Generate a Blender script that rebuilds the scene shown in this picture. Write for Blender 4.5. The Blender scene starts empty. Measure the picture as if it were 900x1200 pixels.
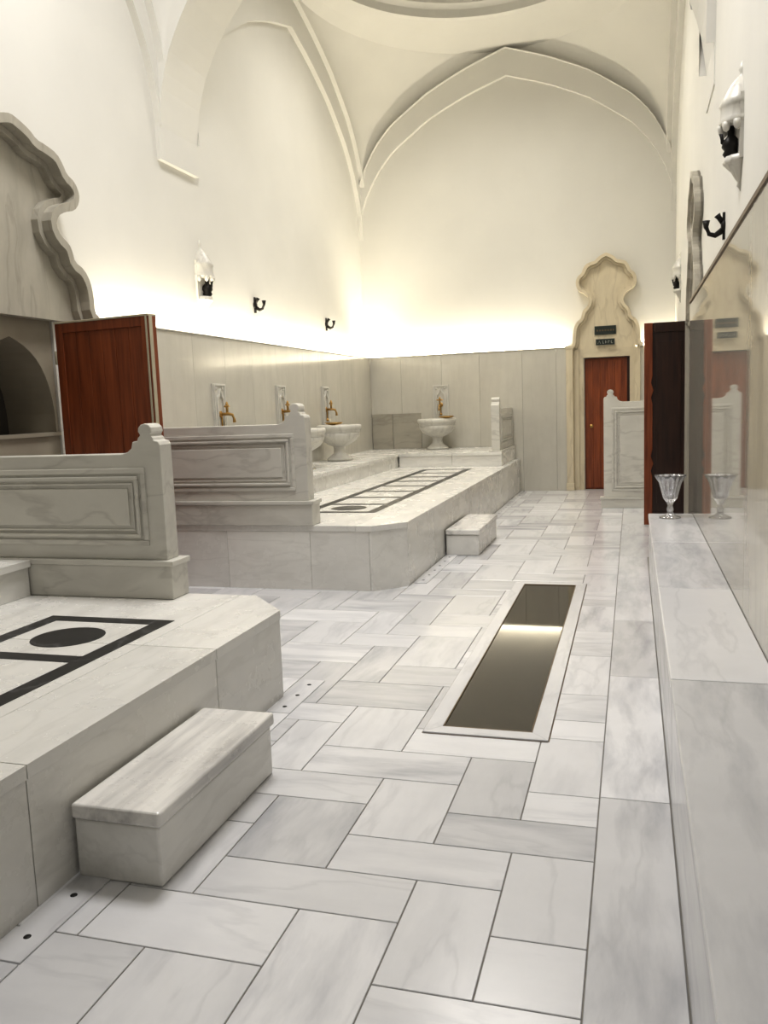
import bpy, bmesh, math, random
import numpy as np
from mathutils import Matrix, Vector
random.seed(7)
scn=bpy.context.scene
D=bpy.data
# ------------------------------------------------------------------ materials
def nt(name):
    m=D.materials.new(name); m.use_nodes=True; t=m.node_tree
    b=t.nodes['Principled BSDF']
    return m,t,b
def N(t,typ,**k):
    n=t.nodes.new(typ)
    for a,v in k.items(): setattr(n,a,v)
    return n
def L(t,a,b): t.links.new(a,b)
def mixc(t,fac,a,b,blend='MIX'):
    n=N(t,'ShaderNodeMix',data_type='RGBA',blend_type=blend)
    for sock,val in ((n.inputs[0],fac),(n.inputs[6],a),(n.inputs[7],b)):
        if hasattr(val,'is_linked'): L(t,val,sock)
        elif isinstance(val,(int,float)): sock.default_value=val
        else: sock.default_value=(*val,1)
    return n.outputs[2]
def ramp(t,inp,stops):
    r=N(t,'ShaderNodeValToRGB'); L(t,inp,r.inputs[0])
    e=r.color_ramp.elements
    e[0].position=stops[0][0]; e[0].color=(*[stops[0][1]]*3,1)
    e[1].position=stops[-1][0]; e[1].color=(*[stops[-1][1]]*3,1)
    for p,v in stops[1:-1]:
        x=e.new(p); x.color=(v,v,v,1)
    return r.outputs[0]
def marble(name,base,streak,vein,rough=.25,amt=.7,veinamt=.5,ior=1.5,var=.16,coat=0,warp=.12,rndamt=.5,cloud=.5,th=.46):
    m,t,b=nt(name)
    geo=N(t,'ShaderNodeNewGeometry')
    at=N(t,'ShaderNodeAttribute',attribute_name='rnd'); vs=N(t,'ShaderNodeAttribute',attribute_name='vs')
    sp=N(t,'ShaderNodeSeparateColor'); L(t,at.outputs['Color'],sp.inputs[0])
    off=N(t,'ShaderNodeVectorMath',operation='SCALE'); L(t,at.outputs['Vector'],off.inputs[0]); off.inputs[3].default_value=37
    add=N(t,'ShaderNodeVectorMath',operation='ADD'); L(t,geo.outputs['Position'],add.inputs[0]); L(t,off.outputs[0],add.inputs[1])
    wn=N(t,'ShaderNodeTexNoise'); wn.inputs['Scale'].default_value=1.6; wn.inputs['Detail'].default_value=2; L(t,add.outputs[0],wn.inputs['Vector'])
    ws=N(t,'ShaderNodeVectorMath',operation='SCALE'); L(t,wn.outputs['Color'],ws.inputs[0]); ws.inputs[3].default_value=warp
    wa=N(t,'ShaderNodeVectorMath',operation='ADD'); L(t,add.outputs[0],wa.inputs[0]); L(t,ws.outputs[0],wa.inputs[1])
    mul=N(t,'ShaderNodeVectorMath',operation='MULTIPLY'); L(t,wa.outputs[0],mul.inputs[0]); L(t,vs.outputs['Vector'],mul.inputs[1])
    n1=N(t,'ShaderNodeTexNoise'); n1.inputs['Scale'].default_value=1.5; n1.inputs['Detail'].default_value=6; n1.inputs['Roughness'].default_value=.58; L(t,mul.outputs[0],n1.inputs['Vector'])
    n2=N(t,'ShaderNodeTexNoise'); n2.inputs['Scale'].default_value=3.2; n2.inputs['Detail'].default_value=7; n2.inputs['Roughness'].default_value=.62; L(t,add.outputs[0],n2.inputs['Vector'])
    n3=N(t,'ShaderNodeTexNoise'); n3.inputs['Scale'].default_value=.7; n3.inputs['Detail'].default_value=8; n3.inputs['Roughness'].default_value=.5; L(t,mul.outputs[0],n3.inputs['Vector'])
    s1=ramp(t,n1.outputs['Fac'],[(th,0),(th+.12,amt*.4),(th+.28,amt)])
    k=N(t,'ShaderNodeMapRange'); L(t,sp.outputs[2],k.inputs[0]); k.inputs[3].default_value=1-rndamt; k.inputs[4].default_value=1+rndamt*.6
    mm=N(t,'ShaderNodeMath',operation='MULTIPLY',use_clamp=True); L(t,s1,mm.inputs[0]); L(t,k.outputs[0],mm.inputs[1])
    s2=ramp(t,n2.outputs['Fac'],[(.35,0),(.75,cloud)])
    s3=ramp(t,n3.outputs['Fac'],[(.48,0),(.50,veinamt),(.525,0)])
    c=mixc(t,mm.outputs[0],base,streak); c=mixc(t,s2,c,[x*.84 for x in base]); c=mixc(t,s3,c,vein)
    mr=N(t,'ShaderNodeMapRange'); L(t,sp.outputs[1],mr.inputs[0]); mr.inputs[3].default_value=1-var; mr.inputs[4].default_value=1.0
    vm=N(t,'ShaderNodeVectorMath',operation='SCALE'); L(t,c,vm.inputs[0]); L(t,mr.outputs[0],vm.inputs[3])
    L(t,vm.outputs[0],b.inputs['Base Color'])
    rr=N(t,'ShaderNodeMapRange'); L(t,n2.outputs['Fac'],rr.inputs[0]); rr.inputs[3].default_value=rough*.7; rr.inputs[4].default_value=rough*1.35
    L(t,rr.outputs[0],b.inputs['Roughness'])
    b.inputs['IOR'].default_value=ior
    b.inputs['Coat Weight'].default_value=coat; b.inputs['Coat Roughness'].default_value=.03
    return m
def simple(name,col,rough=.5,metal=0,noise=.1,scale=6,bump=0,stretch=None,ior=1.5,trans=0,col2=None):
    m,t,b=nt(name)
    tc=N(t,'ShaderNodeNewGeometry'); src=tc.outputs['Position']
    if stretch:
        mu=N(t,'ShaderNodeVectorMath',operation='MULTIPLY'); L(t,src,mu.inputs[0]); mu.inputs[1].default_value=stretch; src=mu.outputs[0]
    n=N(t,'ShaderNodeTexNoise'); n.inputs['Scale'].default_value=scale; n.inputs['Detail'].default_value=5; L(t,src,n.inputs['Vector'])
    f=ramp(t,n.outputs['Fac'],[(.3,0),(.7,1)])
    c=mixc(t,f,col,col2 if col2 else [x*(1-noise) for x in col]); L(t,c,b.inputs['Base Color'])
    b.inputs['Roughness'].default_value=rough; b.inputs['Metallic'].default_value=metal; b.inputs['IOR'].default_value=ior
    b.inputs['Transmission Weight'].default_value=trans
    if bump:
        bp=N(t,'ShaderNodeBump'); bp.inputs['Strength'].default_value=bump; bp.inputs['Distance'].default_value=.01; L(t,n.outputs['Fac'],bp.inputs['Height']); L(t,bp.outputs[0],b.inputs['Normal'])
    return m
M_floor=marble('marble_floor',(.80,.795,.80),(.44,.445,.475),(.43,.43,.45),rough=.20,amt=.66,veinamt=.2,var=.24,rndamt=.95,th=.44)
M_plat=marble('marble_platform',(.82,.805,.76),(.52,.505,.465),(.42,.40,.36),rough=.26,amt=.5,veinamt=.15,var=.10)
M_step=marble('marble_streaked',(.82,.80,.76),(.28,.27,.27),(.42,.40,.36),rough=.26,amt=.75,veinamt=.15,var=.05,warp=.05,th=.43)
M_wallm=marble('marble_cladding',(.63,.605,.535),(.49,.465,.405),(.42,.39,.34),rough=.13,amt=.5,veinamt=.06,var=.07)
M_mirror=marble('marble_polished',(.46,.44,.38),(.39,.37,.32),(.33,.31,.27),rough=.03,amt=.6,veinamt=.2,ior=1.78,var=.06)
M_grey=marble('marble_carved',(.69,.67,.61),(.44,.42,.38),(.32,.30,.27),rough=.33,amt=.5,veinamt=.3,var=.08,warp=.25)
M_surr=marble('marble_weathered',(.46,.43,.36),(.31,.285,.235),(.25,.22,.18),rough=.4,amt=.6,veinamt=.35,var=.06,warp=.3)
M_cream=marble('marble_cream',(.70,.62,.46),(.50,.42,.30),(.38,.31,.21),rough=.35,amt=.6,veinamt=.3,var=.05,warp=.3)
M_black=marble('marble_black',(.012,.012,.014),(.02,.02,.022),(.2,.2,.2),rough=.3,amt=.7,veinamt=.35,var=.1)
M_plaster=simple('plaster',(.735,.72,.67),rough=.85,noise=.05,scale=1.2,bump=.05)
M_plaster2=simple('plaster_shaded',(.36,.32,.25),rough=.8,noise=.18,scale=2.5)  # darker plaster copy: shade inside the left niche put into the colour
M_niche=simple('plaster_deep_shade',(.07,.06,.05),rough=.8,noise=.15,scale=3)  # recess backs: deep shade painted as near-black plaster
M_grout=simple('grout',(.25,.235,.21),rough=.9)
M_wood=simple('wood_red',(.30,.080,.026),rough=.38,scale=2.2,stretch=(14,14,1.0),col2=(.15,.036,.012),bump=.05)
M_wooddark=simple('wood_dark',(.045,.018,.011),rough=.35,scale=2.2,stretch=(14,14,1.0),col2=(.02,.009,.006))
M_strip=simple('edge_strip',(.50,.45,.33),rough=.6)
M_brass=simple('brass',(.50,.32,.12),rough=.3,metal=1)
M_iron=simple('black_iron',(.02,.018,.016),rough=.45,metal=.6)
M_brown=simple('bronze_trim',(.16,.11,.06),rough=.4,metal=.3)
M_glass=simple('crystal',(.80,.80,.82),rough=.05,trans=.9,noise=0,ior=1.6,metal=.1)
M_pool=simple('pool_glass',(.034,.025,.013),rough=.03,noise=.3,scale=3,ior=1.45,col2=(.020,.015,.008))
M_sign=simple('sign_dark',(.02,.03,.025),rough=.4)
M_white=simple('sign_letter',(.5,.5,.42),rough=.5)
# ------------------------------------------------------------------ mesh builder
VX=(1.0,4.8,4.8); VY=(4.8,1.0,4.8); VZ=(5,5,.6)
class MB:
    def __init__(s): s.v=[];s.f=[];s.m=[];s.r=[];s.vs=[];s.sm=[]
    def add(s,V,F,mat=0,rnd=None,vs=VZ,smooth=False):
        o=len(s.v); s.v+= [tuple(p) for p in V]
        if rnd is None: rnd=(random.random(),random.random(),random.random())
        for f in F:
            s.f.append([i+o for i in f]); s.m.append(mat); s.r.append(rnd); s.vs.append(vs); s.sm.append(smooth)
    def box(s,x0,x1,y0,y1,z0,z1,**k):
        V=[(x,y,z) for z in (z0,z1) for y in (y0,y1) for x in (x0,x1)]
        s.add(V,[(0,2,3,1),(4,5,7,6),(0,1,5,4),(2,6,7,3),(0,4,6,2),(1,3,7,5)],**k)
    def prism(s,poly,a0,a1,axis='z',**k):
        def P(u,w,a):
            return {'z':(u,w,a),'y':(u,a,w),'x':(a,u,w)}[axis]
        n=len(poly)
        V=[P(u,w,a0) for u,w in poly]+[P(u,w,a1) for u,w in poly]
        F=[list(range(n))[::-1],list(range(n,2*n))]+[(i,(i+1)%n,n+(i+1)%n,n+i) for i in range(n)]
        s.add(V,F,**k)
    def ring(s,outer,inner,a0,a1,axis='x',**k):
        def P(u,w,a): return {'z':(u,w,a),'y':(u,a,w),'x':(a,u,w)}[axis]
        n=len(outer); V=[];
        for a in (a0,a1):
            V+=[P(u,w,a) for u,w in outer]+[P(u,w,a) for u,w in inner]
        F=[]
        for i in range(n-1):
            j=i+1
            F+=[(i,j,n+j,n+i),(2*n+i,3*n+i,3*n+j,2*n+j),(i,2*n+i,2*n+j,j),(n+i,n+j,3*n+j,3*n+i)]
        F+=[(0,n,3*n,2*n),(n-1,3*n-1,4*n-1,2*n-1)]
        s.add(V,F,**k)
    def lathe(s,prof,c,seg=32,flute=0,nf=8,a0=0,a1=2*math.pi,axis='z',**k):
        V=[];full=abs(a1-a0-2*math.pi)<1e-6; n=seg if full else seg+1
        for r,z in prof:
            for i in range(n):
                a=a0+(a1-a0)*i/seg; rr=r*(1+flute*abs(math.sin(a*nf/2)))
                p=(rr*math.cos(a),rr*math.sin(a),z)
                if axis=='x': p=(z,rr*math.cos(a),rr*math.sin(a))
                if axis=='y': p=(rr*math.cos(a),z,rr*math.sin(a))
                V.append((c[0]+p[0],c[1]+p[1],c[2]+p[2]))
        F=[]
        for j in range(len(prof)-1):
            for i in range(seg if full else seg):
                i2=(i+1)%n if full else i+1
                F.append((j*n+i,j*n+i2,(j+1)*n+i2,(j+1)*n+i))
        F.append(list(range(n))[::-1]); F.append([ (len(prof)-1)*n+i for i in range(n)])
        k.setdefault('smooth',True)
        s.add(V,F,**k)
    def tube(s,pts,r,seg=10,**k):
        pts=[Vector(p) for p in pts]; V=[]
        for i,p in enumerate(pts):
            d=(pts[min(i+1,len(pts)-1)]-pts[max(i-1,0)]).normalized()
            up=Vector((0,0,1)) if abs(d.z)<.9 else Vector((1,0,0))
            a=d.cross(up).normalized(); b=d.cross(a)
            rr=r[i] if isinstance(r,(list,tuple)) else r
            for q in range(seg):
                t=2*math.pi*q/seg; V.append(p+a*rr*math.cos(t)+b*rr*math.sin(t))
        F=[(i*seg+q,i*seg+(q+1)%seg,(i+1)*seg+(q+1)%seg,(i+1)*seg+q) for i in range(len(pts)-1) for q in range(seg)]
        F+=[list(range(seg)),[ (len(pts)-1)*seg+q for q in range(seg)]]
        k.setdefault('smooth',True); s.add(V,F,**k)
    def xform(s,mat):
        s.v=[tuple(mat@Vector(p)) for p in s.v]
    def build(s,name,mats,bevel=0,recalc=True,seg=2):
        me=D.meshes.new(name); me.from_pydata(s.v,[],s.f)
        for m in mats: me.materials.append(m)
        me.polygons.foreach_set('material_index',s.m); me.polygons.foreach_set('use_smooth',s.sm)
        a=me.color_attributes.new('rnd','FLOAT_COLOR','CORNER'); b=me.color_attributes.new('vs','FLOAT_COLOR','CORNER')
        ca=[];cb=[]
        for i,f in enumerate(s.f):
            for _ in f: ca+=[*s.r[i],1]; cb+=[*s.vs[i],1]
        a.data.foreach_set('color',ca); b.data.foreach_set('color',cb)
        if recalc:
            bm=bmesh.new(); bm.from_mesh(me); bmesh.ops.recalc_face_normals(bm,faces=bm.faces[:]); bm.to_mesh(me); bm.free()
        o=D.objects.new(name,me); scn.collection.objects.link(o)
        if bevel:
            md=o.modifiers.new('bev','BEVEL'); md.width=bevel; md.segments=seg; md.limit_method='ANGLE'; md.angle_limit=math.radians(40)
        return o
def interp(tab,x):
    xs=[p[0] for p in tab]; ys=[p[1] for p in tab]
    return float(np.interp(x,xs,ys))
# ------------------------------------------------------------------ room constants
XL,XR,YB=-4.32,.62,13.65
CL,CR,CB=-4.18,.47,13.50
ZC=2.22
# ------------------------------------------------------------------ floor
b=MB()
b.box(-6,1.2,-3,14,-.12,-.004,mat=1)
g=.0022
def grid(a,n,rs):
    r=random.Random(rs); out=[a]
    for i in range(n): out.append(out[-1]+r.choice((.22,.26,.30,.35)))
    return out
GX=[-.115-(q+.115) for q in grid(-.115,20,3)][::-1]
GY=grid(-2.6,66,11)
nx=len(GX)
def tile(x0,x1,y0,y1,horiz):
    x0=max(x0,-4.4);x1=min(x1,-.115);y1=min(y1,13.66)
    if x1-x0<.02 or y1-y0<.02: return
    b.box(x0+g,x1-g,y0+g,y1-g,-.03,0,vs=VX if horiz else VY)
for i in range(-1,nx-1):
    for j in range(-1,len(GY)-2):
        c=(i-j)%4
        if c==0: 
            xa=GX[max(i,0)]; xb=GX[min(i+2,nx-1)]
            if j>=0: tile(xa,xb,GY[j],GY[j+1],True)
        if c==3 and i>=0: tile(GX[i],GX[i+1],GY[max(j,0)],GY[j+2],False)
y=-2.5
while y<13.6:
    l=random.choice((.9,1.15,1.4)); b.box(-.115+g,.13-g if y<7.2 else .62,y+g,min(y+l,13.6)-g,-.03,0,vs=VY); y+=l
b.build('floor',[M_floor,M_grout],bevel=.0015,seg=1)
def drain(name,y0,y1,xa,xb):
    d=MB(); y=y0
    while y<y1-.05:
        e=min(y+.62,y1); d.box(xa,xb,y+.003,e-.003,0,.006,vs=VY)
        n=3
        for k in range(n):
            yc=y+(e-y)*(k+.5)/n
            d.lathe([(.011,.0),(.011,.0075),(.002,.0075)],((xa+xb)/2,yc,0),seg=14,mat=1)
        y=e
    d.build(name,[M_floor,M_iron],bevel=.001,seg=1)
drain('floor_drain_strip',-1.4,4.05,-1.69,-1.575)
drain('floor_drain_strip',6.5,13.4,-1.71,-1.60)
# pool
p=MB()
px0,px1,py0,py1=-.82,-.42,3.54,6.54; w=.075
p.box(px0,px1,py0,py1,.0005,.004,mat=1)
R_=(.3,.45,.2)
def quadprism(pts,z0,z1,**k): p.prism(pts,z0,z1,rnd=R_,**k)
quadprism([(px0-w,py0-w),(px1+w,py0-w),(px1,py0),(px0,py0)],0,.008,vs=VX)
quadprism([(px0-w,py1+w),(px0,py1),(px1,py1),(px1+w,py1+w)],0,.008,vs=VX)
quadprism([(px0-w,py0-w),(px0,py0),(px0,py1),(px0-w,py1+w)],0,.008,vs=VY)
quadprism([(px1+w,py0-w),(px1+w,py1+w),(px1,py1),(px1,py0)],0,.008,vs=VY)
for (a,bb,c,d) in ((px0,px0+.006,py0,py1),(px1-.006,px1,py0,py1),(px0,px1,py0,py0+.006),(px0,px1,py1-.006,py1)):
    p.box(a,bb,c,d,.001,.009,mat=2)
for (a,bb,c,d) in ((px0-w-.005,px0-w,py0-w,py1+w),(px1+w,px1+w+.005,py0-w,py1+w),(px0-w,px1+w,py0-w-.005,py0-w)):
    p.box(a,bb,c,d,-.001,.001,mat=2)
p.build('floor_pool',[M_floor,M_pool,M_brown],bevel=.001,seg=1)
# ------------------------------------------------------------------ walls
def wall(name,boxes,mat=M_plaster):
    w=MB()
    for bx in boxes: w.box(*bx)
    return w.build(name,[mat])
H=7.6
DY0,DY1,DZ=4.45,5.66,2.2
wall('wall_left',[(XL-.3,XL,-3,DY0,0,H),(XL-.3,XL,DY1,YB+.3,0,H),(XL-.3,XL,DY0,DY1,DZ,H)])
RY0,RY1=8.35,9.6
wall('wall_right',[(XR,XR+.3,-3,RY0,0,H),(XR,XR+.3,RY1,YB+.3,0,H),(XR,XR+.3,RY0,RY1,DZ,H)])
wall('wall_back',[(XL-.3,-.72,YB,YB+.3,0,H),(-.72,-.03,YB,YB+.3,2.06,H),(-.03,XR+.3,YB,YB+.3,0,H)])
wall('wall_front',[(XL-.3,XR+.3,-3.3,-3,0,H)])
# ------------------------------------------------------------------ vault
O=[(0,4.7),(.02,4.95),(.06,5.2),(.14,5.55),(.25,5.85),(.5,6.27),(.75,6.55),(1,6.76)]
I=[(0,4.15),(.02,4.5),(.06,4.8),(.14,5.15),(.25,5.47),(.5,5.90),(.75,6.18),(1,6.38)]
XC=(XL+XR)/2; HX=(XR-XL)/2
S=[0,.005,.012,.02,.035,.06,.09,.12,.16,.2,.25,.3,.36,.43,.5,.57,.65,.73,.82,.91,1.0]
def sm(tab,s):
    return sum(interp(tab,min(max(s+d,0),1)) for d in (-.06*s**.5,-.03*s**.5,0,.03*s**.5,.06*s**.5))/5 if s<.95 else interp(tab,s)
B1,B2=.07,.14
v=MB()
def bay(yc,hy):
    hx=HX-B2; h2=hy
    K=14
    for sx in (-1,1):
        for sy in (-1,1):
            V=[];
            for s in S:
                z=sm(O,s)
                for k in range(K+1):
                    a=math.pi/2*k/K
                    V.append((XC+sx*(hx-s*hx+s*hx*math.cos(a)), yc+sy*(h2-s*h2+s*h2*math.sin(a)), z))
            F=[(i*(K+1)+k,i*(K+1)+k+1,(i+1)*(K+1)+k+1,(i+1)*(K+1)+k) for i in range(len(S)-1) for k in range(K)]
            v.add(V,F,smooth=True)
    def band(fix,axis,cen,half,inner_dir):
        for sg in (-1,1):
            V=[]
            for s in S:
                q=cen+sg*half*(1-s)
                zo,zi=sm(O,s),sm(I,s)
                def P(u,z,d): return (fix+inner_dir*d,u,z) if axis=='x' else (u,fix+inner_dir*d,z)
                V+=[P(q,zo,B2),P(q,zo,B1),P(q,zi,B1),P(q,zi,-.02)]
            F=[(i*4+k,i*4+k+1,i*4+5+k,i*4+4+k) for i in range(len(S)-1) for k in range(3)]
            v.add(V,F)
    band(XL,'x',yc,hy,1); band(XR,'x',yc,hy,-1)
    return band
FY=(YB+8.12)/2; FH=(YB-8.12)/2
bandf=bay(FY,FH)
bandf(YB,'y',XC,HX,-1)
bandn=bay(4.65,2.75)
def soffit(y0,y1,zs,bl=.05,br=.01):
    left=[(XL+bl,zs)]+[(XL+bl+(HX-bl)*s,sm(I,s)) for s in S]
    right=[(XR-br,zs)]+[(XR-br-(HX-br)*s,sm(I,s)) for s in S]
    pts=left+right[::-1][1:]
    n=len(pts); V=[(x,y0,z) for x,z in pts]+[(x,y1,z) for x,z in pts]
    v.add(V,[(i,i+1,n+i+1,n+i) for i in range(n-1)])
    for yy in (y0,y1):
        top=[(XL,zs)]+[(XL+(HX)*s,sm(O,s)+.04) for s in S]; top=top+[(2*XC-x,z) for x,z in top[::-1][1:]]
        V=[(x,yy,z) for x,z in pts]+[(x,yy,z) for x,z in top]
        v.add(V,[(i,i+1,n+i+1,n+i) for i in range(n-1)])
    v.add([(XL,y0,zs),(XL+bl,y0,zs),(XL+bl,y1,zs),(XL,y1,zs)],[(0,1,2,3)])
    v.add([(XR,y0,zs),(XR-br,y0,zs),(XR-br,y1,zs),(XR,y1,zs)],[(0,1,2,3)])
soffit(7.4,8.12,3.84); soffit(-3,1.9,3.84)
def dome(yc,hy,yr,R=2.05):
    n=72; rows=[]
    hx=HX-B2
    def row(rx,ry,z,c=yr): rows.append([(XC+rx*math.cos(2*math.pi*i/n),c+ry*math.sin(2*math.pi*i/n),z) for i in range(n)])
    row(hx,hy,6.76,yc)
    row((hx+R)/2+.03,(hy+R)/2+.03,6.85,(yc+yr)/2); row(R+.06,R+.06,6.92); row(R,R,6.87); row(R-.06,R-.06,6.89);row(R-.06,R-.06,7.0); row(R-.12,R-.12,7.06); row(R-.12,R-.12,7.6)
    for k in range(1,9):
        a=math.pi/2*k/8; row((R-.12)*max(math.cos(a),.001),(R-.12)*max(math.cos(a),.001),7.6+1.7*math.sin(a))
    V=[q for r in rows for q in r]
    v.add(V,[(j*n+i,j*n+(i+1)%n,(j+1)*n+(i+1)%n,(j+1)*n+i) for j in range(len(rows)-1) for i in range(n)],smooth=False)
dome(FY,FH,FY-.2); dome(4.65,2.75,4.65)
v.build('ceiling',[M_plaster],recalc=False)
# ------------------------------------------------------------------ cladding
def cladding(name,axis,face,th,a0,a1,z1,step,mat,sgn):
    c=MB(); a=a0
    while a<a1-.02:
        e=min(a+step*random.choice((.85,1,1.1)),a1)
        if a1-e<.15: e=a1
        lo,hi=sorted((face,face+sgn*th))
        if axis=='x': c.box(lo,hi,a+.001,e-.001,0,z1,vs=VZ)
        else: c.box(a+.001,e-.001,lo,hi,0,z1,vs=VZ)
        a=e
    return c.build(name,[mat],bevel=.0015,seg=1)
cladding('trim_1','x',CL,.035,6.02,13.5,ZC,.8,M_wallm,-1)
cladding('trim_2','x',CL,.035,-3,4.3,ZC,.8,M_wallm,-1)
cladding('trim_3','y',CB,.035,CL,-.98,ZC,.62,M_wallm,1)
cladding('trim_4','x',CR,.13,-3,7.75,2.205,1.9,M_mirror,1)
t=MB(); t.box(CR-.008,XR,-3,7.76,2.205,2.228); t.build('trim_5',[M_brown],bevel=.002)
t=MB()
t.box(CL-.03,CL+.012,6.02,13.5,ZC,ZC+.015); t.box(CL,-.98,CB-.012,CB+.03,ZC,ZC+.015)
t.box(XL,CL-.03,6.0,13.65,2.10,2.12); t.box(CL-.1,-.98,CB+.03,YB,2.10,2.12)
t.build('trim_6',[M_wallm],bevel=.003)
# ------------------------------------------------------------------ platforms
def platform(name,xw,xf,y0,y1,z,ch,near_ch,inlay,inner,xcuts=()):
    m=MB(); cx,cy=ch
    st=1.18
    a=y0
    cuts=[]
    while a<y1-.6: a+=st; cuts.append(min(a,y1))
    if cuts[-1]<y1: cuts[-1]=y1
    prev=y0
    T=.045
    for c in cuts:
        first=near_ch and prev==y0; last=(not near_ch) and c==cuts[-1]
        for (z0,z1,kk) in ((0,z-T-.001,VY),(z-T,z,VY)):
            if z1==z: segs=[(xf-.36,xf)]
            else:
                xs=[xw]+list(xcuts)+[xf]; segs=list(zip(xs[:-1],xs[1:]))
            for (xa,xb) in segs:
                en=xb==xf
                gx=0 if en else g
                ins=.006 if z1!=z else 0
                y_a=prev+(ins if prev==y0 else g)
                pl=[(xa,y_a),(xb-gx-(cx if first and en else 0)-(ins if en else 0),y_a)]
                if first and en: pl.append((xb-ins,prev+cy))
                if last and en: pl+=[(xb-ins,c-cy),(xb-cx-ins,c-g)]
                else: pl.append((xb-gx-(ins if en else 0),c-g))
                pl.append((xa,c-g))
                m.prism(pl,z0,z1,vs=VX if (not en) else kk)
            if z1==z:
                m.box(xw,xf-.36-g,prev+g,c-g,z0,z1,vs=VY)
        prev=c
    (lx,lz,ly0,ly1,bk)=inner
    a=ly0
    while a<ly1-.05:
        e=min(a+1.3,ly1); 
        m.box(xw,lx-.02,a+g,e-g,z+.001,lz-.04,vs=VY); m.box(xw,lx,a+g,e-g,lz-.04,lz,vs=VY); a=e
    if bk:
        bx1,by0=bk
        a=lx
        while a<bx1-.05:
            e=min(a+.8,bx1); m.box(a+g,e-g,by0+.02,y1,z+.001,lz-.04,vs=VX); m.box(a+g,e-g,by0,y1,lz-.04,lz,vs=VX); a=e
    ix0,ix1,iy0,iy1,ncell,circ=inlay; bw=.085; h=.0022
    m.box(ix0,ix0+bw,iy0,iy1,z,z+h,mat=1); m.box(ix1-bw,ix1,iy0,iy1,z,z+h,mat=1)
    n=ncell; cell=(iy1-iy0-bw)/n
    for k in range(n+1):
        yy=iy0+k*cell; m.box(ix0+bw,ix1-bw,yy,yy+bw,z,z+h,mat=1)
    for k in circ:
        yc=iy0+bw/2+(k+.5)*cell; m.lathe([(.165,z),(.165,z+h),(.001,z+h)],((ix0+ix1)/2,yc,0),seg=40,mat=1,smooth=False)
    return m.build(name,[M_plat,M_black],bevel=.004)
platform('marble_platform',CL,-1.72,6.17,13.49,.52,(.23,.23),True,(-2.86,-2.16,6.95,11.6,8,(0,)),(-3.33,.72,6.34,13.49,(-1.80,12.02)),xcuts=(-3.2,-2.47,-1.975))
platform('marble_platform',CL,-1.70,-1.6,4.10,.447,(.27,.30),False,(-2.84,-2.14,-1.4,3.53,8,(7,)),(-3.28,.655,-1.6,3.93,None))
def step(name,x0,x1,y0,y1,z):
    m=MB(); m.box(x0,x1-.012,y0+.012,y1-.012,0,z-.052,vs=VY,mat=1); m.box(x0,x1,y0,y1,z-.05,z,vs=(7,.7,7),rnd=(.31,.8,.98))
    return m.build(name,[M_step,M_plat],bevel=.01,seg=3)
step('marble_step',-1.69,-1.375,2.10,2.96,.25)
step('marble_step',-1.71,-1.385,7.75,8.87,.25)
# ------------------------------------------------------------------ bench on the right
m=MB(); a=-2.5
for e in (-.6,1.2,2.95,4.4,5.8,7.22):
    m.box(.132,CR-.001,a+g,e-g,0,.44,vs=VY); m.box(.125,CR-.001,a+g,e-g,.441,.478,vs=VY); a=e
m.build('marble_bench',[M_floor],bevel=.005)
# ------------------------------------------------------------------ balustrade panels
def partition(x0,x1,y0,th,zb,zm,zt):
    m=MB()
    s=1 if x1>x0 else -1
    A=lambda d: x1-s*d
    m.box(min(x0,x1+s*.035),max(x0,x1+s*.035),y0-.025,y0+th+.025,zb+.001,zm-.03,vs=VX)
    m.box(min(x0,x1+s*.05),max(x0,x1+s*.05),y0-.035,y0+th+.035,zm-.03,zm,vs=VX)
    pr=[(x0,zm),(x1,zm),(x1,zt+.045),(A(.01),zt+.065),(A(.035),zt+.07),(A(.04),zt+.085)]
    for k in range(9):
        a=-math.pi*.25+math.pi*1.5*k/8; pr.append((A(.085)+s*.042*math.cos(a),zt+.125+.036*math.sin(a)))
    pr+=[(A(.13),zt+.085),(A(.135),zt+.07),(A(.165),zt+.065),(A(.175),zt+.03),(A(.20),zt+.01),(A(.24),zt)]
    pr+=[(x0,zt)]
    m.prism(pr,y0,y0+th,axis='y',vs=VX)
    lo,hi=min(x0,A(.10)),max(x0,A(.10))
    if s>0: lo+=.12
    else: hi-=.12
    for face in (0,1):
        def pl(d): 
            return (y0-d,y0+.001) if face==0 else (y0+th-.001,y0+th+d)
        za,zz=zm+.08,zt-.075
        for ins,wd,dp in ((0,.03,.010),(.045,.02,.018),(.08,.012,.008)):
            ya,yb=pl(dp)
            l2,h2,z2,z3=lo+ins,hi-ins,za+ins,zz-ins
            m.box(l2,h2,ya,yb,z2,z2+wd,vs=VX); m.box(l2,h2,ya,yb,z3-wd,z3,vs=VX)
            m.box(l2,l2+wd,ya,yb,z2+wd,z3-wd,vs=VX); m.box(h2-wd,h2,ya,yb,z2+wd,z3-wd,vs=VX)
        ya,yb=pl(.012); m.box(lo+.11,hi-.11,ya,yb,za+.11,zz-.11,vs=VX)
    return m
partition(CL,-2.42,3.965,.12,.447,.66,1.24).build('marble_balustrade',[M_grey],bevel=.005)
partition(CL,-2.47,6.185,.13,.52,.72,1.33).build('marble_balustrade',[M_grey],bevel=.005)
partition(XR-.005,-.36,11.33,.12,0,.14,1.38).build('marble_balustrade',[M_grey],bevel=.005)
q=partition(0,-1.40,0,.12,.72,.74,1.34); q.xform(Matrix(((0,1,0,-1.95),(1,0,0,13.48),(0,0,1,0),(0,0,0,1)))); q.build('marble_balustrade',[M_grey],bevel=.005)
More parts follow.
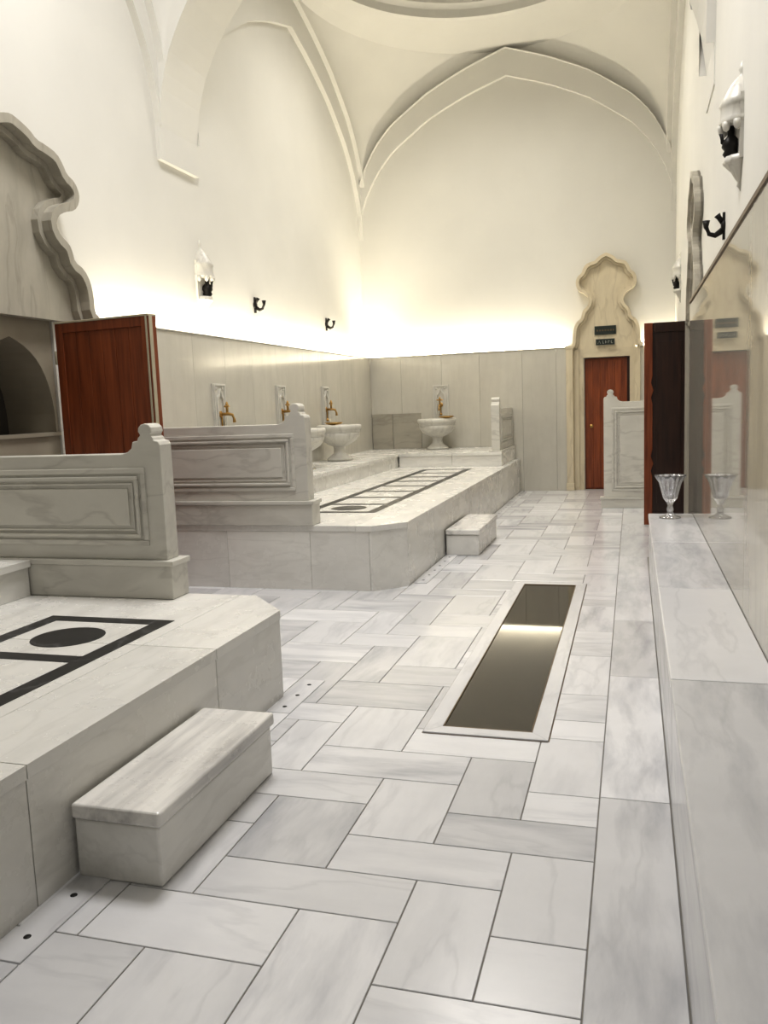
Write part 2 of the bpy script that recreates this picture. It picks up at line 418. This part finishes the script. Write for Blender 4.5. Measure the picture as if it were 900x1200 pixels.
# ------------------------------------------------------------------ ornate door surrounds
HALF=[(.54,0),(.54,.05),(.50,.08),(.50,.2),(.485,.32),(.44,.42),(.37,.46),(.36,.53),(.34,.59),(.28,.64),(.25,.71),(.27,.79),(.33,.84),(.40,.87),(.44,.94),(.45,1.02),(.42,1.10),(.36,1.14),(.34,1.2),(.30,1.27),(.22,1.30),(.16,1.31),(.12,1.36),(.05,1.40),(0,1.42)]
def surround(name,axis,face,cen,z0,sgn,wsc,hsc,mat,opening,rim=.10,leg=True):
    m=MB()
    half=[(w*wsc,h*hsc) for w,h in HALF]
    full=[(cen-w,z0+h) for w,h in half]+[(cen+w,z0+h) for w,h in half[::-1][1:]]
    def ch(P):
        Q=[P[0]]
        for a,bb in zip(P[:-1],P[1:]): Q+=[(a[0]*.75+bb[0]*.25,a[1]*.75+bb[1]*.25),(a[0]*.25+bb[0]*.75,a[1]*.25+bb[1]*.75)]
        return Q+[P[-1]]
    full=ch(full)
    def inset(P,d):
        R=[]
        for i,pt in enumerate(P):
            a=P[max(i-1,0)]; c=P[min(i+1,len(P)-1)]
            tx,tz=c[0]-a[0],c[1]-a[1]; l=math.hypot(tx,tz) or 1
            R.append((pt[0]+tz/l*d,max(pt[1]-tx/l*d,z0)))
        return R
    i1=inset(full,.05*wsc**.5); i2=inset(full,.085*wsc**.5)
    def rg(o,i,d0,d1):
        lo,hi=sorted((face+sgn*d0,face+sgn*d1)); m.ring(o,i,lo,hi,axis=axis,vs=VZ)
    rg(full,i1,0,rim); rg(i1,i2,0,rim*.62)
    lo,hi=sorted((face,face+sgn*rim*.35)); m.prism(full,lo,hi,axis=axis,vs=VZ)
    if leg:
        ow=opening/2
        for s in (-1,1):
            for (a,bb,d) in ((ow,ow+.07,.05),(ow+.07,.50*wsc if .5*wsc>ow+.1 else ow+.12,.08)):
                u0,u1=sorted((cen+s*a,cen+s*bb)); lo,hi=sorted((face,face+sgn*d))
                if axis=='y': m.box(u0,u1,lo,hi,0,z0,vs=VZ)
                else: m.box(lo,hi,u0,u1,0,z0,vs=VZ)
        lo,hi=sorted((face,face+sgn*.06))
        u0,u1=cen-ow,cen+ow
        if axis=='y': m.box(u0,u1,lo,hi,2.06,z0,vs=VX)
        else: m.box(lo,hi,u0,u1,2.15,z0,vs=VY)
    return m.build(name,[mat],bevel=.006)
surround('trim_9','y',YB,-.385,2.19,-1,1.0,1.0,M_cream,.69,rim=.15)
surround('trim_10','x',XL,5.12,2.19,1,1.58,.95,M_surr,1.07,rim=.22,leg=False)
surround('trim_11','x',XR,8.98,2.19,-1,1.3,.98,M_surr,1.25,rim=.08)
m=MB(); m.box(-.99,-.885,CB-.03,YB,0,2.24,vs=VZ); m.box(-1.0,-.875,CB-.04,YB,0,.12,vs=VX); m.box(-1.0,-.875,CB-.04,YB,2.2,2.25,vs=VX)
m.build('trim_7',[M_cream],bevel=.006)
# ------------------------------------------------------------------ doors
def leaf(x0,x1,y0,th,z0,z1,planks):
    m=MB(); n=planks; w=(x1-x0-.14)/n
    m.box(x0,x0+.07,y0,y0+th,z0,z1,vs=VZ); m.box(x1-.07,x1,y0,y0+th,z0,z1,vs=VZ)
    m.box(x0+.07,x1-.07,y0,y0+th,z1-.07,z1); m.box(x0+.07,x1-.07,y0,y0+th,z0,z0+.1)
    for k in range(n):
        m.box(x0+.07+k*w+.002,x0+.07+(k+1)*w-.002,y0+.008,y0+th-.008,z0+.1,z1-.07)
    m.box(x0,x1,y0-.006,y0+th+.006,z1,z1+.015,mat=1)
    m.box(x1,x1+.008,y0,y0+.035,z0,z1,mat=1); m.box(x1-.03,x1-.012,y0-.006,y0,z0,z1,mat=1)
    for zz in (z0+.25,z1-.25): m.lathe([(.014,-.05),(.014,.05)],(x0-.012,y0+.01,zz),seg=10,mat=1)
    return m
q=leaf(0,.88,0,.085,.02,2.15,6)
q.xform(Matrix.Translation((XL+.125,5.52,0))@Matrix.Rotation(math.radians(-7),4,'Z'))
q.build('door_2',[M_wood,M_strip],bevel=.003)
q=MB(); q.box(-.72,-.03,YB+.05,YB+.1,0,2.05)
for k in range(6): q.box(-.70+k*.11,-.70+k*.11+.106,YB+.035,YB+.05,.02,2.03)
q.box(-.08,-.04,YB+.02,YB+.05,0,2.05,mat=1)
q.lathe([(.012,0),(.03,.01),(.03,.02),(.005,.05)],(-.62,YB+.0,1.0),seg=12,axis='y',mat=2)
q.build('door_1',[M_wood,M_wooddark,M_brass],bevel=.002)
q=MB()
ZT=2.22
q.box(0,.46,0,.05,.02,ZT,mat=1)  # shadow on the leaf front put into its dark wood colour
pr=[(0,.02),(.075,.02),(.075,.55),(.06,.62),(.085,.70),(.06,.78),(.075,.86),(.075,1.35),(.06,1.42),(.085,1.50),(.06,1.58),(.075,1.66),(.075,ZT),(0,ZT)]
q.prism(pr,-.022,.0,axis='y',mat=0); q.box(.40,.46,-.02,0,.02,ZT,mat=1); q.box(.085,.40,-.02,0,ZT-.1,ZT,mat=1); q.box(.085,.40,-.02,0,.02,.16,mat=1)
q.box(.12,.37,-.008,0,.25,ZT-.2,mat=1)
q.box(-.012,0,-.022,.05,.02,ZT,mat=0)
q.xform(Matrix.Translation((.135,9.70,0))); q.build('door_3',[M_wood,M_wooddark],bevel=.003)
m=MB(); m.box(XR+.3,XR+.34,RY0-.1,RY1+.1,0,2.4); m.build('wall_right_recess',[M_niche])  # doorway backing, darkness of the recess painted in
m=MB()
xa=XL-.02; yc=5.19; hw=.44; zs=1.33
arch=[(yc-hw,zs)]
for k in range(1,11):
    s_=k/10; arch.append((yc-hw*math.cos(s_*math.pi/2)**.9 if k<10 else yc, zs+.72*(math.sin(s_*math.pi/2)**.8)*(.93+.07*s_**6)))
arch+= [(2*yc-u,z) for u,z in arch[::-1][1:]]
out=[]
for u,z in arch: out.append((DY0+.001+(DY1-DY0-.002)*(u-(yc-hw))/(2*hw),2.2))
out[0]=(DY0+.001,zs); out[-1]=(DY1-.001,zs)
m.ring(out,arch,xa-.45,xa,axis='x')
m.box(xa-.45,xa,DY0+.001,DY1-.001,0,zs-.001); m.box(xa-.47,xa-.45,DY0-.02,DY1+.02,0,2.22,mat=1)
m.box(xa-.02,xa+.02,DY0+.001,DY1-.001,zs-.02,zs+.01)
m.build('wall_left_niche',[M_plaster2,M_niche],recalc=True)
# ------------------------------------------------------------------ wash basins, taps
def basin(x,y,z):
    m=MB()
    m.lathe([(.17,0),(.17,.03),(.15,.045),(.12,.07),(.085,.10),(.075,.15),(.085,.20),(.12,.22)],(x,y,z),seg=40,vs=VZ)
    m.lathe([(.10,.20),(.15,.225),(.22,.27),(.265,.33),(.275,.38)],(x,y,z),seg=64,flute=.06,nf=24,vs=VZ)
    m.lathe([(.275,.375),(.29,.39),(.285,.41),(.30,.42),(.31,.44),(.31,.475),(.295,.485),(.26,.485),(.25,.47),(.22,.40),(.15,.33),(.02,.31)],(x,y,z),seg=48,vs=VZ)
    return m.build('marble_basin',[M_grey])
basin(-2.98,13.10,.722); basin(-3.84,10.85,.722); basin(-3.84,9.45,.722); basin(-3.84,8.0,.722)
for (x,y,z) in ((-2.80,12.98,1.208),(-3.85,10.7,1.208)):
    m=MB(); m.lathe([(.03,.0),(.10,.015),(.12,.035),(.115,.04),(.03,.012)],(x,y,z-.002),seg=32); m.build('brass_bowl',[M_brass])
def tap(cen,face,axis,sgn):
    m=MB()
    m.box(-.13,.13,0,.02,1.20,1.74,vs=VZ)
    arch=[(-.085,1.25),(-.085,1.55),(-.07,1.60),(-.03,1.63),(-.02,1.66),(0,1.69),(.02,1.66),(.03,1.63),(.07,1.60),(.085,1.55),(.085,1.25)]
    inn=[(u*.72,1.25+(z-1.25)*.93) for u,z in arch]
    m.ring(arch,inn,.02,.04,axis='y'); 
    for s in (-1,1): m.lathe([(.02,.02),(.02,.03),(.005,.036)],(s*.07,0,1.69),seg=12,axis='y')
    m.ring([(-.125,1.205),(-.125,1.735),(.125,1.735),(.125,1.205)],[(-.105,1.205),(-.105,1.715),(.105,1.715),(.105,1.205)],.02,.035,axis='y')
    m.lathe([(.035,.02),(.035,.03),(.02,.04)],(0,0,1.42),seg=16,axis='y',mat=1)
    m.tube([(0,.03,1.42),(0,.12,1.42),(0,.16,1.41),(0,.175,1.37),(0,.178,1.33)],[.018,.016,.016,.014,.018],mat=1)
    m.tube([(0,.10,1.42),(0,.10,1.50)],.014,mat=1); m.tube([(-.05,.10,1.50),(.05,.10,1.50)],.011,mat=1)
    m.lathe([(.008,-.01),(.02,0),(.012,.03),(.004,.045)],(0,.10,1.505),seg=12,mat=1)
    m.tube([(0,.035,1.42),(0,.035,1.28)],.010,mat=1); m.lathe([(.02,0),(.024,.02),(.01,.04)],(0,.035,1.255),seg=12,mat=1)
    if axis=='y': mt=Matrix(((1,0,0,cen),(0,sgn,0,face),(0,0,1,0),(0,0,0,1)))
    else: mt=Matrix(((0,sgn,0,face),(1,0,0,cen),(0,0,1,0),(0,0,0,1)))
    m.xform(mt); return m.build('wall_tap',[M_grey,M_brass],bevel=.002)
tap(-2.99,CB,'y',-1); tap(11.25,CL,'x',1); tap(9.68,CL,'x',1); tap(8.05,CL,'x',1)
m=MB(); m.box(CL+.01,-3.82,CB-.02,CB,.722,1.30,vs=VX,rnd=(.2,.1,.9)); m.box(-3.81,-3.33,CB-.02,CB,.722,1.30,vs=VX); m.build('trim_8',[M_surr],bevel=.002)
# ------------------------------------------------------------------ sconces
def sconce(cen,face,axis,sgn,z,sc=1):
    m=MB(); R=.115
    A0,A1=0,math.pi
    m.lathe([(R*1.02,.30),(R*1.08,.315),(R*1.0,.335),(R*.98,.40),(R*1.05,.41),(R*.92,.44),(R*.66,.50),(R*.36,.545),(R*.16,.565),(R*.12,.585),(R*.18,.60),(R*.10,.62),(.002,.65)],(0,0,0),seg=24,a0=A0,a1=A1)
    m.box(-R,R,-.001,.02,.10,.45)
    for k in range(5):
        a=math.pi*(k+.5)/5; m.lathe([(.001,.255),(.016,.268),(.022,.288),(.022,.31)],(R*.93*math.cos(a),R*.93*math.sin(a),0),seg=10)
    m.lathe([(.002,-.06),(.012,-.04),(.022,-.03),(.015,-.012),(.03,.01),(.05,.05),(.085,.09),(.095,.10),(.085,.115),(.085,.13)],(0,.0,0),seg=24,flute=.08,nf=14,a0=A0,a1=A1)
    m.lathe([(.03,.13),(.045,.15),(.035,.17),(.05,.19),(.045,.22),(.02,.25),(.02,.31)],(0,.055,0),seg=16,mat=1)
    m.tube([(0,0,.20),(0,.05,.18),(0,.10,.22),(0,.11,.27)],.012,mat=1)
    mt=Matrix(((0,sgn*sc,0,face),(sc,0,0,cen),(0,0,sc,z),(0,0,0,1)))
    m.xform(mt); return m.build('wall_sconce',[M_grey,M_iron])
sconce(8.12,XL,'x',1,2.50,1.12)
sconce(5.62,XR,'x',-1,2.70,1.04)
sconce(12.2,XR,'x',-1,2.72,.95)
def hook(cen,face,sgn,z,sc=1):
    m=MB()
    m.lathe([(.03,0),(.032,.012),(.02,.02)],(0,0,0),seg=16,axis='y')
    m.box(-.014,.014,0,.012,-.07,.07)
    m.tube([(0,.01,-.02),(0,.05,-.045),(0,.08,-.035),(0,.095,.0),(0,.095,.035)],[.018,.014,.012,.012,.02])
    m.tube([(0,.01,.02),(0,.03,.045),(0,.04,.06)],[.016,.013,.018])
    m.xform(Matrix(((0,sgn*sc,0,face),(sc,0,0,cen),(0,0,sc,z),(0,0,0,1)))); m.build('wall_hook',[M_iron])
hook(9.40,XL,1,2.69,1.3); hook(11.85,XL,1,2.66,1.3); hook(6.5,XR,-1,2.60,1.3)
# ------------------------------------------------------------------ goblet, signs
m=MB()
m.lathe([(.055,0),(.055,.006),(.03,.015),(.014,.03),(.018,.05),(.012,.07),(.02,.09),(.035,.11),(.045,.15),(.058,.20),(.078,.235),(.082,.24),(.07,.236),(.05,.20),(.038,.15),(.026,.12),(.002,.11)],(0,0,0),seg=48,flute=.14,nf=12)
m.xform(Matrix.Translation((.285,6.95,.4785))@Matrix.Diagonal((1.35,1.35,1.42,1))); m.build('crystal_goblet',[M_glass])
m=MB(); yy=YB-.075
m.box(-.56,-.24,yy,yy+.02,2.40,2.53); 
for k in range(7): m.box(-.53+k*.04,-.505+k*.04,yy-.002,yy,2.45,2.475,mat=1)
m.build('wall_sign',[M_sign,M_brown],bevel=.003)
m=MB(); yy=YB-.12; m.box(-.54,-.26,yy,yy+.02,2.24,2.33)
m.tube([(-.51,yy-.003,2.26),(-.49,yy-.003,2.305),(-.47,yy-.003,2.26)],.004,mat=1)
for k in range(4):
    x=-.44+k*.042; m.box(x,x+.006,yy-.003,yy,2.262,2.305,mat=1); m.box(x+.006,x+.024,yy-.003,yy,2.262+.015*(k%3),2.268+.015*(k%3),mat=1)
m.build('wall_sign',[M_sign,M_white],bevel=.001)
# ------------------------------------------------------------------ lights
def area(name,loc,size,power,color,rot=(0,0,0),spread=180):
    l=D.lights.new(name,'AREA'); l.shape='RECTANGLE'; l.size,l.size_y=size; l.energy=power; l.color=color; l.spread=math.radians(spread)
    o=D.objects.new(name,l); o.location=loc; o.rotation_euler=rot; scn.collection.objects.link(o); return o
WARM=(1,.92,.75)
area('cove_light',(XL+.07,9.8,2.19),(.05,7.4),84,WARM,(math.pi,0,0))
area('cove_light',(-2.6,YB-.07,2.19),(3.2,.05),58,WARM,(math.pi,0,0))
area('cove_light',(.30,YB-.04,2.20),(.5,.04),8,WARM,(math.pi,0,0))
area('fill_light',(XC,4.65,7.4),(1.7,1.7),225,(1,.985,.99),spread=150)  # added fill from above, hidden up in the near dome
area('fill_light',(XC,10.5,7.5),(1.7,1.7),120,(1,.97,.92),spread=125)  # added fill for the far bay, out of view in its dome
area('fill_light',(XC,-1.0,5.6),(1.6,1.6),14,(.94,.96,1))  # weak added fill behind the camera, no fitting modelled
wd=D.worlds.new('w'); scn.world=wd; wd.use_nodes=True; wd.node_tree.nodes['Background'].inputs[0].default_value=(.5,.5,.5,1); wd.node_tree.nodes['Background'].inputs[1].default_value=.1
# ------------------------------------------------------------------ camera
cd=D.cameras.new('camera'); cd.sensor_fit='VERTICAL'; cd.sensor_height=36; cd.lens=983.26*36/1200; cd.clip_start=.02
co=D.objects.new('camera',cd); scn.collection.objects.link(co); scn.camera=co
co.matrix_world=Matrix.Translation((0,0,1.45))@Matrix.Rotation(.290315,4,'Z')@Matrix.Rotation(math.pi/2-.12655,4,'X')@Matrix.Rotation(-.0381813,4,'Z')
scn.view_settings.view_transform='Standard'
scn.view_settings.exposure=.08
scn.view_settings.gamma=.85
